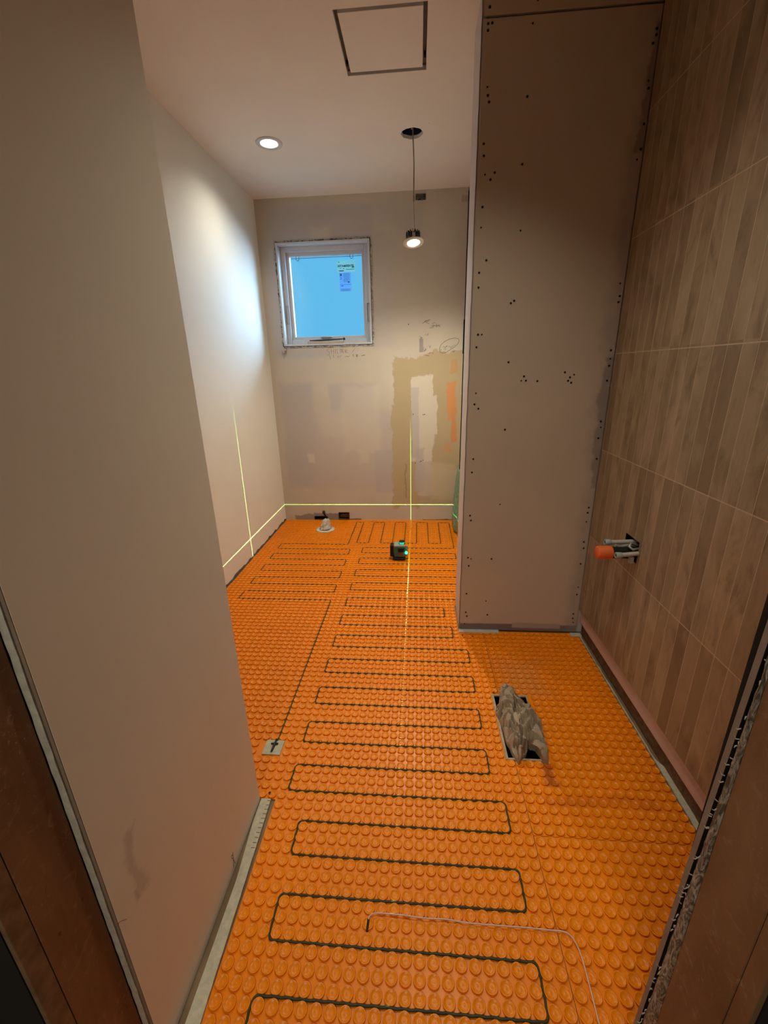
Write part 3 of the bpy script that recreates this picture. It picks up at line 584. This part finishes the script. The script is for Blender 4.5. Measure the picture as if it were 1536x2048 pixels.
sd = gso.modifiers.new('thickness', 'SOLIDIFY'); sd.thickness = .001

# ------------------------------------------------------------------ floor membrane
PX = .0305; XO = .7 * .0305; PY = .0305; YO = .398 * 1.25
def gx(n): return n * PX + XO
def gy(n): return YO + n * PY
def in_room(x_, y_):
    if y_ > 3.497 or y_ < .10: return False
    lo = -1.176 if y_ > .925 else (-.437 if y_ > .40 else -.495)
    if y_ > 2.085: hi = .312
    elif y_ > 1.848: hi = .205
    elif y_ > .44: hi = .782
    else: hi = .366
    return lo < x_ < hi
PLATE = (-.536, -.472, 1.079, 1.139)
def hole(x_, y_, g_=0.0):
    if DRAIN[0] - g_ < x_ < DRAIN[1] + g_ and DRAIN[2] - g_ < y_ < DRAIN[3] + g_: return True
    if (x_ - FL[0]) ** 2 + (y_ - FL[1]) ** 2 < (.070 + g_) ** 2: return True
    return False
def sheet(name, label, x0, x1, y0, y1):
    mb = MB(); ys = sorted({y0, y1, *[v for v in (.40, .44, .925, 1.848, 2.085, DRAIN[2], DRAIN[3], .403, FL[1] - .075, FL[1] + .075) if y0 < v < y1]})
    for a, b in zip(ys, ys[1:]):
        ym = (a + b) / 2; lo = -1.176 if ym > .925 else (-.437 if ym > .40 else -.495); hi = .312 if ym > 2.085 else (.205 if ym > 1.848 else (.782 if ym > .44 else .366))
        l_, h_ = max(lo, x0), min(hi, x1)
        if h_ <= l_: continue
        cuts = [(l_, h_)]
        if DRAIN[2] <= ym <= DRAIN[3]: cuts = [(p, q) for p, q in ((l_, min(h_, DRAIN[0])), (max(l_, DRAIN[1]), h_)) if q > p + 1e-6]
        if FL[1] - .075 <= ym <= FL[1] + .075: cuts = [(l_, FL[0] - .075), (FL[0] + .075, h_)]
        for p, q in cuts: mb.box(p, q, a, b, -.0015, 0)
    if x0 < FL[0] < x1: ringfill(mb, FL[0], FL[1], .0002, -.0015, .075, .070)
    vs, fs, sm_ = mb.v, mb.f, mb.sm
    i0, i1 = int((x0 - XO) // PX) - 1, int((x1 - XO) // PX) + 1; j0, j1 = int((y0 - YO) // PY) - 1, int((y1 - YO) // PY) + 1
    for j in range(j0, j1 + 1):
        cy = gy(j) + PY / 2; n = 16 if cy < 1.3 else (12 if cy < 2.2 else 8)
        prof = [(.0126, 0), (.0138, .0040), (.0134, .0048), (.0116, .0046), (.0102, .0034), (.0040, .0014), (.0012, .0028)]
        if cy > 2.2: prof = [(.0126, 0), (.0137, .0044), (.0106, .0042), (.003, .0028)]
        cs = [(math.cos(2 * math.pi * (k + .5) / n), math.sin(2 * math.pi * (k + .5) / n)) for k in range(n)]
        for i in range(i0, i1 + 1):
            cx = gx(i) + PX / 2
            if not (x0 < cx < x1 and y0 < cy < y1): continue
            if not in_room(cx - .011, cy) or not in_room(cx + .011, cy) or not in_room(cx, cy + .011) or not in_room(cx, cy - .011): continue
            if hole(cx, cy, .013) or (PLATE[0] - .01 < cx < PLATE[1] + .01 and PLATE[2] - .01 < cy < PLATE[3] + .01): continue
            b = len(vs)
            for r_, h_ in prof:
                for c, s_ in cs: vs.append((cx + c * r_, cy + s_ * r_, h_))
            m_ = len(prof)
            for p in range(m_ - 1):
                for k in range(n):
                    k2 = (k + 1) % n; fs.append((b + p * n + k, b + p * n + k2, b + (p + 1) * n + k2, b + (p + 1) * n + k)); sm_.append(p in (1, 2, 3, 4, 5) and n > 8)
            fs.append(tuple(b + (m_ - 1) * n + k for k in range(n))); sm_.append(False)
    return tag(mb.obj(name, M_mem), label, 'floor mat')
SX = gx(10)
sheet('studded_floor_mat', 'large orange studded mat carrying the green heating cable loops', -1.18, SX - .0008, .10, 3.5)
sheet('studded_floor_mat', 'orange studded mat in front of the partition around the drain opening', SX + .0008, .79, gy(12) + .0008, 1.85)
sheet('studded_floor_mat', 'orange studded mat in the near right corner beside the door stud', SX + .0008, .79, .10, gy(12) - .0008)
# heating cable
def rounded(pts, r_, step=.006):
    pts = [Vector((*p, 0)) for p in pts]; out = [pts[0]]
    for a, b, c in zip(pts, pts[1:], pts[2:]):
        d1 = (a - b).normalized(); d2 = (c - b).normalized()
        if abs(d1.dot(d2)) > .99: out.append(b); continue
        p, q = b + d1 * r_, b + d2 * r_
        for k in range(7):
            t_ = k / 6; out.append(p * (1 - t_) ** 2 + b * 2 * t_ * (1 - t_) + q * t_ ** 2)
    out.append(pts[-1]); res = []
    for a, b in zip(out, out[1:]):
        n = max(1, int((b - a).length / step))
        for k in range(n): res.append(a + (b - a) * k / n)
    res.append(out[-1]); return res
left = {3: -12, 9: -12}; right = {0: 8, 6: 8, 12: 8, 18: 7, 24: 7, 30: 7, 36: 7, 42: 5, 48: 4, 54: 9, 60: 9, 66: 9, 72: 8}
path = [(gx(-12), gy(-6)), (gx(-12), gy(0))]
row = 0
while row <= 72:
    rx = gx(right[row]); path += [(rx, gy(row)), (rx, gy(row + 3))]
    if row + 3 >= 78: break
    lx = gx(left.get(row + 3, -14)); path += [(lx, gy(row + 3)), (lx, gy(row + 6))]; row += 6
path += [(gx(8), gy(78))]
path = path if path[-1] != path[-2] else path[:-1]
cols = [8, 5, 2, -1, -4, -7, -10, -13, -16, -18]; up = True
for k, c in enumerate(cols):
    if k == 0: path.append((gx(8), gy(96)))
    elif k % 2 == 1: path += [(gx(c), gy(96)), (gx(c), gy(81 if c != -18 else 80))]
    else: path += [(gx(c), gy(81)), (gx(c), gy(96))]
rows = [80, 77, 74, 71, 68, 65, 62, 59, 56, 53]
for k, r_ in enumerate(rows):
    if k == 0: path += [(gx(-35), gy(80)), (gx(-35), gy(77))]
    elif k % 2 == 1:
        path += [(gx(-17), gy(r_))]
        if k < 9: path += [(gx(-17), gy(r_ - 3))]
    else: path += [(gx(-35), gy(r_)), (gx(-35), gy(r_ - 3))]
path += [(gx(-17), 1.135)]
pp = rounded(path, .014); L_ = 0; out = []
for i, p in enumerate(pp):
    if i: L_ += (p - pp[i - 1]).length
    d = (pp[min(i + 1, len(pp) - 1)] - pp[max(i - 1, 0)]); d.normalize() if d.length else None
    w = .0007 * math.sin(L_ * 2 * math.pi / PX)
    out.append((p.x - d.y * w, p.y + d.x * w, .0036 + .0004 * math.sin(L_ * 60)))
hc = tag(MB().tube(out, .0026, 6).obj('heating_cable', M_cable), 'dark olive heating cable laid in long loops between the orange studs', 'cable')
# splice plate
pl_ = thing('cable_end_plate', 'small square whitish patch in the orange mat where the heating cable ends', 'plate', (-.504, 1.109, 0))
MB().box(PLATE[0], PLATE[1], PLATE[2], PLATE[3], .0, .0048).obj('mortar_square', plain('whitish_patch', (.58, .56, .42), .8, .1, 60), pl_, bevel=.001)
f = MB(); f.tube([(-.5015, 1.139, .0085), (-.503, 1.11, .0085), (-.504, 1.088, .0075)], [.0035, .0042, .0035], 8); f.tube([(-.515, 1.120, .0085), (-.490, 1.1205, .0085)], .0028, 8); f.obj('black_splice', M_black, pl_)
# sensor wire
wpts = [(-.1155, .640), (-.112, .647), (-.104, .6525), (-.089, .6545), (-.04, .6535), (.02, .6505), (.07, .6525), (.12, .649), (.195, .6475), (.25, .648), (.309, .6475), (.338, .6465), (.352, .640), (.361, .625), (.365, .60), (.364, .55), (.362, .50), (.3615, .44), (.36, .38)]
sw = thing('sensor_wire', 'thin pale pink sensor wire lying across the nearest orange studs', 'wire', (.1, .64, 0))
sp = [Vector((*p, .0075 + .0012 * math.sin(i * 1.7))) for i, p in enumerate(wpts)]; fine = []
for i in range(len(sp) - 1):
    p0, p1, p2, p3 = sp[max(i - 1, 0)], sp[i], sp[i + 1], sp[min(i + 2, len(sp) - 1)]
    for k in range(6):
        t_ = k / 6; fine.append(.5 * ((2 * p1) + (-p0 + p2) * t_ + (2 * p0 - 5 * p1 + 4 * p2 - p3) * t_ ** 2 + (-p0 + 3 * p1 - 3 * p2 + p3) * t_ ** 3))
fine.append(sp[-1]); MB().tube(fine, .0017, 7).obj('wire', M_wire, sw)
MB().tube([(-.1155, .642, .0065), (-.1165, .618, .0055)], .0026, 8).obj('black_sensor_tip', M_black, sw)
# small screw holes in the mat
f = MB()
for x_, y_ in ((-.460, .941), (.308, 1.415), (.221, 1.80), (.27, 1.795)): f.lathe([(.004, .0062), (.0001, .0063)], (x_, y_, 0), 8)
tag(f.obj('screw_holes', plain('dark_red_hole', (.08, .01, .005), .8)), 'tiny dark red screw holes in the orange mat', 'holes', kind='stuff')

# ------------------------------------------------------------------ drain opening with crumpled paper
dr = thing('drain_opening', 'rectangular cut-out in the orange mat with pale rim and black pit', 'opening', (.368, 1.255, 0))
f = MB(); f.box(.297, .306, 1.104, 1.405, .0, .006); f.box(.431, .437, 1.104, 1.405, .0, .006); f.box(.306, .431, 1.398, 1.405, 0, .006); f.box(.306, .431, 1.104, 1.111, 0, .006); f.obj('rim', M_beige, dr, bevel=.0015)
f = MB(); d0, d1, d2, d3 = DRAIN
f.add([(d0, d2, 0), (d1, d2, 0), (d1, d3, 0), (d0, d3, 0), (d0, d2, -.15), (d1, d2, -.15), (d1, d3, -.15), (d0, d3, -.15)], [(0, 1, 5, 4), (1, 2, 6, 5), (2, 3, 7, 6), (3, 0, 4, 7), (4, 5, 6, 7)]); f.obj('pit', M_dark, dr)
OUT = [(0.333, 1.396), (0.350, 1.410), (0.379, 1.404), (0.399, 1.364), (0.413, 1.326), (0.420, 1.298), (0.446, 1.290), (0.452, 1.255), (0.444, 1.198), (0.440, 1.126), (0.430, 1.094), (0.416, 1.099), (0.402, 1.144), (0.385, 1.158), (0.368, 1.124), (0.334, 1.088), (0.322, 1.119), (0.310, 1.17), (0.308, 1.236), (0.297, 1.295), (0.299, 1.315), (0.316, 1.347)]
def facet(x, y, salt):
    """distances to the two nearest jittered cell points and the height of the nearest cell's tilted plane"""
    best = []
    for i in range(math.floor(x) - 1, math.floor(x) + 2):
        for k in range(math.floor(y) - 1, math.floor(y) + 2):
            rr = random.Random(i * 7919 + k * 104729 + salt * 31); px_, py_ = i + rr.random(), k + rr.random()
            best.append((math.hypot(x - px_, y - py_), px_, py_, rr.random() - .5, rr.random() - .5, rr.random() - .5))
    best.sort(); d, a, c, tx, ty, o = best[0]
    return d, best[1][0], (x - a) * tx + (y - c) * ty + o * .3
def crumple(outline, cpt, rings, amp, base, top, seed, smooth=False):
    """fan of rings from outline to centre, folded with ridged noise"""
    dense = []
    for i in range(len(outline)):
        a, b = Vector(outline[i]), Vector(outline[(i + 1) % len(outline)])
        for k in range(7): dense.append(a + (b - a) * k / 7)
    n = len(dense); vs = []
    for j in range(rings + 1):
        s_ = 1 - j / (rings + .6)
        for p in dense:
            q = cpt(p) + (p - cpt(p)) * s_
            v = Vector((q.x * 26, q.y * 18, seed)); v = v * .72 + noise.noise_vector(v * .6) * .8
            e1, e2, t1 = facet(v.x * 1.15, v.y * 1.15, 1); _, _, t2 = facet(v.x * 2.9, v.y * 2.9, 2)
            fac = t1 * 1.5 + t2 * .9; cre = max(0, 1 - (e2 - e1) * 7) * .55
            h = base + (top - base) * (1 - s_ ** 3) ** .7 + amp * (fac - cre) * (0.25 if j == 0 else 1)
            wv = noise.noise_vector(v * 1.5) * .007 * (0 if j == 0 else 1)
            vs.append((q.x + wv.x, q.y + wv.y, min(max(h, base * .3), top + .012)))
    fs = []
    for j in range(rings):
        for k in range(n):
            k2 = (k + 1) % n; a, b, c, d = j * n + k, j * n + k2, (j + 1) * n + k2, (j + 1) * n + k
            fs += [(a, b, c), (a, c, d)] if (k + j) % 2 else [(a, b, d), (b, c, d)]
    for k in range(n // 2 - 1): fs.append((rings * n + k, rings * n + k + 1, rings * n + n - 2 - k, rings * n + n - 1 - k))
    # skirt
    b0 = len(vs); vs += [(v[0] + .0, v[1], v[2] - .02) for v in vs[:n]]
    fs += [(k, b0 + k, b0 + (k + 1) % n, (k + 1) % n) for k in range(n)]
    mb = MB(); mb.add(vs, fs, smooth); return mb
cp = tag(crumple(OUT, lambda p: Vector((.372, min(max(p.y, 1.17), 1.345))), 30, .046, .022, .052, 3.3).obj('crumpled_paper', M_kraft), 'crumpled brown kraft paper stuffed into the drain opening', 'paper')
# fold lying on top at the far end
O2 = [(.318, 1.352), (.323, 1.380), (.340, 1.408), (.362, 1.412), (.377, 1.40), (.383, 1.375), (.376, 1.353), (.350, 1.343)]
MB_ = crumple(O2, lambda p: Vector((.350, 1.378)), 9, .012, .045, .066, 8.1); MB_.obj('folded_end', M_kraft, cp)

# ------------------------------------------------------------------ toilet flange with rag
fl = thing('toilet_flange', 'round dark drain flange with a white ring in the mat near the back wall', 'flange', (*FL, 0))
MB().lathe([(.076, .004), (.078, .007), (.072, .008), (.069, .004), (.069, -.02)], (*FL, 0), 36).obj('white_ring', plain('white_pvc', (.74, .72, .64), .5), fl)
MB().lathe([(.070, -.02), (.050, -.006), (.030, .004), (.0001, .004)], (*FL, 0), 28).obj('dark_plug', plain('dark_debris', (.035, .04, .025), .8, .4, 90, bump=1), fl)
vs = []; NR, NH = 20, 10
for j in range(NH + 1):
    v = j / NH
    for k in range(NR):
        a = 2 * math.pi * k / NR; r_ = (.036 * (1 - v) ** .6 + .013) * (1 + .45 * noise.noise(Vector((math.cos(a) * 2, math.sin(a) * 2, v * 3 + 4))))
        vs.append((FL[0] - .005 + .016 * v + math.cos(a) * r_, FL[1] + .012 + math.sin(a) * r_, .012 + .080 * v + .008 * noise.noise(Vector((a, v * 4, 0)))))
f = MB(); f.add(vs, [(j * NR + k, j * NR + (k + 1) % NR, (j + 1) * NR + (k + 1) % NR, (j + 1) * NR + k) for j in range(NH) for k in range(NR)] + [tuple(NH * NR + k for k in range(NR))], False)
rag = tag(f.obj('rag', M_rag), 'white twisted rag stuffed into the round flange near the back wall', 'cloth')
f = MB(); f.tube([(FL[0] + .012, FL[1] + .03, .02), (FL[0] + .035, FL[1] + .01, .026), (FL[0] + .05, FL[1] + .03, .02), (FL[0] + .045, FL[1] + .045, .012)], .004, 6); f.obj('loose_end', M_rag, rag)

# ------------------------------------------------------------------ pipes out of the tiled wall
pb = thing('pipe_stub_box', 'rectangular hole in the brown tiles behind the shower pipes', 'opening', (.79, 1.485, .615))
f = MB(); y0, y1, z0, z1 = PH
f.add([(.7785, y0, z0), (.7785, y1, z0), (.7785, y1, z1), (.7785, y0, z1), (.86, y0, z0), (.86, y1, z0), (.86, y1, z1), (.86, y0, z1)], [(0, 1, 5, 4), (1, 2, 6, 5), (2, 3, 7, 6), (3, 0, 4, 7), (4, 5, 6, 7)]); f.obj('pit', M_dark, pb)
op = thing('capped_drain_pipe', 'black pipe with a bright orange end cap sticking out of the tiled wall', 'pipe', (.70, 1.47, .60))
MB().lathe([(.0215, .0), (.0215, -.10)], (.80, 1.468, .603), 24, 'x').obj('black_pipe', M_black, op)
MB().lathe([(.024, .050), (.0245, .004), (.022, .0), (.0001, -.001)], (.652, 1.468, .603), 28, 'x').obj('orange_cap', M_orange, op)
def pex(y_, z_, x0, x1, dz, label):
    p = thing('shower_pipe', label, 'pipe', (x1, y_, z_), 'shower supply pipes')
    MB().tube([(x0 + .012, y_, z_), (x1, y_ - .004, z_ + dz)], .0080, 12).obj('tube', M_pvc, p)
    MB().lathe([(.0065, .004), (.0085, .0), (.0112, .001), (.0112, .020), (.0085, .024)], (x0, y_, z_), 16, 'x').obj('end_collar', M_ltgrey, p)
    MB().lathe([(.0066, .0035), (.0001, .0036)], (x0, y_, z_), 12, 'x').obj('bore', M_dark, p)
pex(1.500, .6300, .688, .800, .006, 'pale shower supply pipe above and behind the orange cap')
pex(1.436, .6065, .703, .800, .012, 'pale shower supply pipe in front of the black capped pipe')
f = MB(); f.box(.752, .765, 1.428, 1.442, .578, .602); tag(f.obj('pipe_tag', plain('grey_tag', (.40, .38, .33), .7)), 'small grey paper tag hanging from the front shower pipe', 'tag')
f = MB(); f.tube([(.79, 1.47, .632), (.765, 1.465, .640), (.755, 1.455, .632), (.765, 1.448, .624), (.79, 1.45, .628)], .0045, 8); f.tube([(.79, 1.48, .624), (.76, 1.478, .628), (.735, 1.476, .622), (.715, 1.474, .628)], .006, 8)
tag(f.obj('pipe_bracket', M_zinc), 'dull metal pipe bracket between the two pale shower pipes', 'bracket')

# ------------------------------------------------------------------ laser level
LX, LY = -.126, 2.69
la = thing('laser_level', 'green and black self-levelling laser standing on the orange mat', 'laser level', (LX, LY, .0055))
zb = .0055
MB().box(LX - .046, LX + .042, LY - .04, LY + .045, zb, zb + .022).obj('base', M_black, la, bevel=.006)
MB().box(LX - .036, LX + .038, LY - .032, LY + .04, zb + .022, zb + .098).obj('body', M_teal, la, bevel=.006)
MB().box(LX - .063, LX - .040, LY - .03, LY + .035, zb + .024, zb + .106).obj('battery_pack', M_black, la, bevel=.005)
MB().box(LX - .034, LX + .038, LY - .034, LY + .038, zb + .098, zb + .110).obj('top_plate', M_ltgrey, la, bevel=.003)
f = MB(); f.lathe([(.022, .110), (.022, .119), (.018, .133), (.008, .1335)], (LX + .018, LY, zb), 20); f.obj('top_dome', M_black, la)
MB().lathe([(.0185, .112), (.0185, .126), (.0001, .1265)], (LX + .018, LY - .0055, zb), 20).obj('green_top_window', glow('lit_green_window', (.02, .45, .22), 1.0), la)
f = MB(); f.box(LX - .008, LX + .036, LY - .039, LY - .031, zb + .062, zb + .094); f.obj('black_front_guard', M_black, la, bevel=.004)
MB().box(LX - .002, LX + .026, LY - .0345, LY - .0315, zb + .026, zb + .058).obj('red_front_label', M_redlab, la, bevel=.001)
MB().box(LX + .038, LX + .056, LY - .030, LY + .02, zb + .034, zb + .086).obj('side_emitter_housing', M_teal, la, bevel=.005)
MB().lathe([(.0001, -.002), (.009, 0), (.009, .012)], (LX + .049, LY - .034, zb + .060), 16, 'y').obj('green_emitter', glow('laser_green', (.03, .9, .45), 4.0), la)
# fans of laser light, real lamps with a narrow beam pattern
def laser(loc, axis, width, e_, lo=None):
    l = bpy.data.lights.new('laser_line', 'POINT'); l.energy = 1000; l.shadow_soft_size = 0.0; l.use_nodes = True; l.color = (1, 1, 1)
    nt = l.node_tree; em = nt.nodes['Emission']; tc = nt.nodes.new('ShaderNodeTexCoord'); sp_ = nt.nodes.new('ShaderNodeSeparateXYZ'); nt.links.new(tc.outputs['Normal'], sp_.inputs[0])
    ab = nt.nodes.new('ShaderNodeMath'); ab.operation = 'ABSOLUTE'; nt.links.new(sp_.outputs[axis], ab.inputs[0])
    lt_ = nt.nodes.new('ShaderNodeMapRange'); lt_.inputs[1].default_value = width * 1.4; lt_.inputs[2].default_value = width * .6; nt.links.new(ab.outputs[0], lt_.inputs[0]); last = lt_.outputs[0]
    if lo:
        for ax, a, b, *q in lo:
            mr = nt.nodes.new('ShaderNodeMapRange'); mr.inputs[1].default_value = a; mr.inputs[2].default_value = b; mr.inputs[3].default_value = q[0] if q else 0; nt.links.new(sp_.outputs[ax], mr.inputs[0])
            mu = nt.nodes.new('ShaderNodeMath'); mu.operation = 'MULTIPLY'; nt.links.new(last, mu.inputs[0]); nt.links.new(mr.outputs[0], mu.inputs[1]); last = mu.outputs[0]
    mu = nt.nodes.new('ShaderNodeMath'); mu.operation = 'MULTIPLY'; mu.inputs[1].default_value = e_ / 1000; nt.links.new(last, mu.inputs[0]); nt.links.new(mu.outputs[0], em.inputs['Strength']); em.inputs['Color'].default_value = (.55, 1.0, .30, 1)
    o = bpy.data.objects.new('laser_line', l); COL.objects.link(o); o.location = loc; return o
laser((LX + .018, LY, .1425), 2, .0017, 220, [(2, .5, .4), (1, -.75, -.6)])
laser((LX + .066, LY - .03, .075), 0, .0017, 150, [(2, .69, .60), (2, -.30, -.02, .12)])
laser((LX + .018, LY + .002, .1435), 1, .0017, 190, [(0, 0.0, -.3), (2, .68, .55)])

# ------------------------------------------------------------------ pieces of parts go one level deeper
def kids(o, *names): return [c for c in o.children if c.name.split('.')[0] in names]
for top, host, names in ((hl, 'heat_sink_body', ('fins', 'spring_clip')), (hl, 'cable', ('cable_connector', 'thin_lead')), (la, 'body', ('red_front_label', 'black_front_guard')), (la, 'side_emitter_housing', ('green_emitter',)),
                         (la, 'top_dome', ('green_top_window',)), (op, 'black_pipe', ('orange_cap',)), (wn, 'sash', ('sash_catch', 'screen_clip', 'screen_bead')), (jb, 'box', ('bracket',)), (wn, 'frame', ('sash_lock',))):
    nest(kids(top, host)[0], *kids(top, *names))
for c in list(COL.objects):
    if c.name.startswith('shower_pipe'): nest(kids(c, 'end_collar')[0], *kids(c, 'bore'))
mk = MB(); mk.tube([(-.4838, .7338, .058), (-.4838, .7318, .034), (-.4838, .736, .012)], .0007, 4); mk.tube([(-.4838, .7315, .050), (-.4838, .727, .057), (-.4838, .7245, .049), (-.4838, .7315, .038), (-.4838, .725, .014)], .0007, 4)
tag(mk.obj('pencil_mark', M_marker), 'small brown pencil letter on the left entry wall low above the edge strip', 'writing')
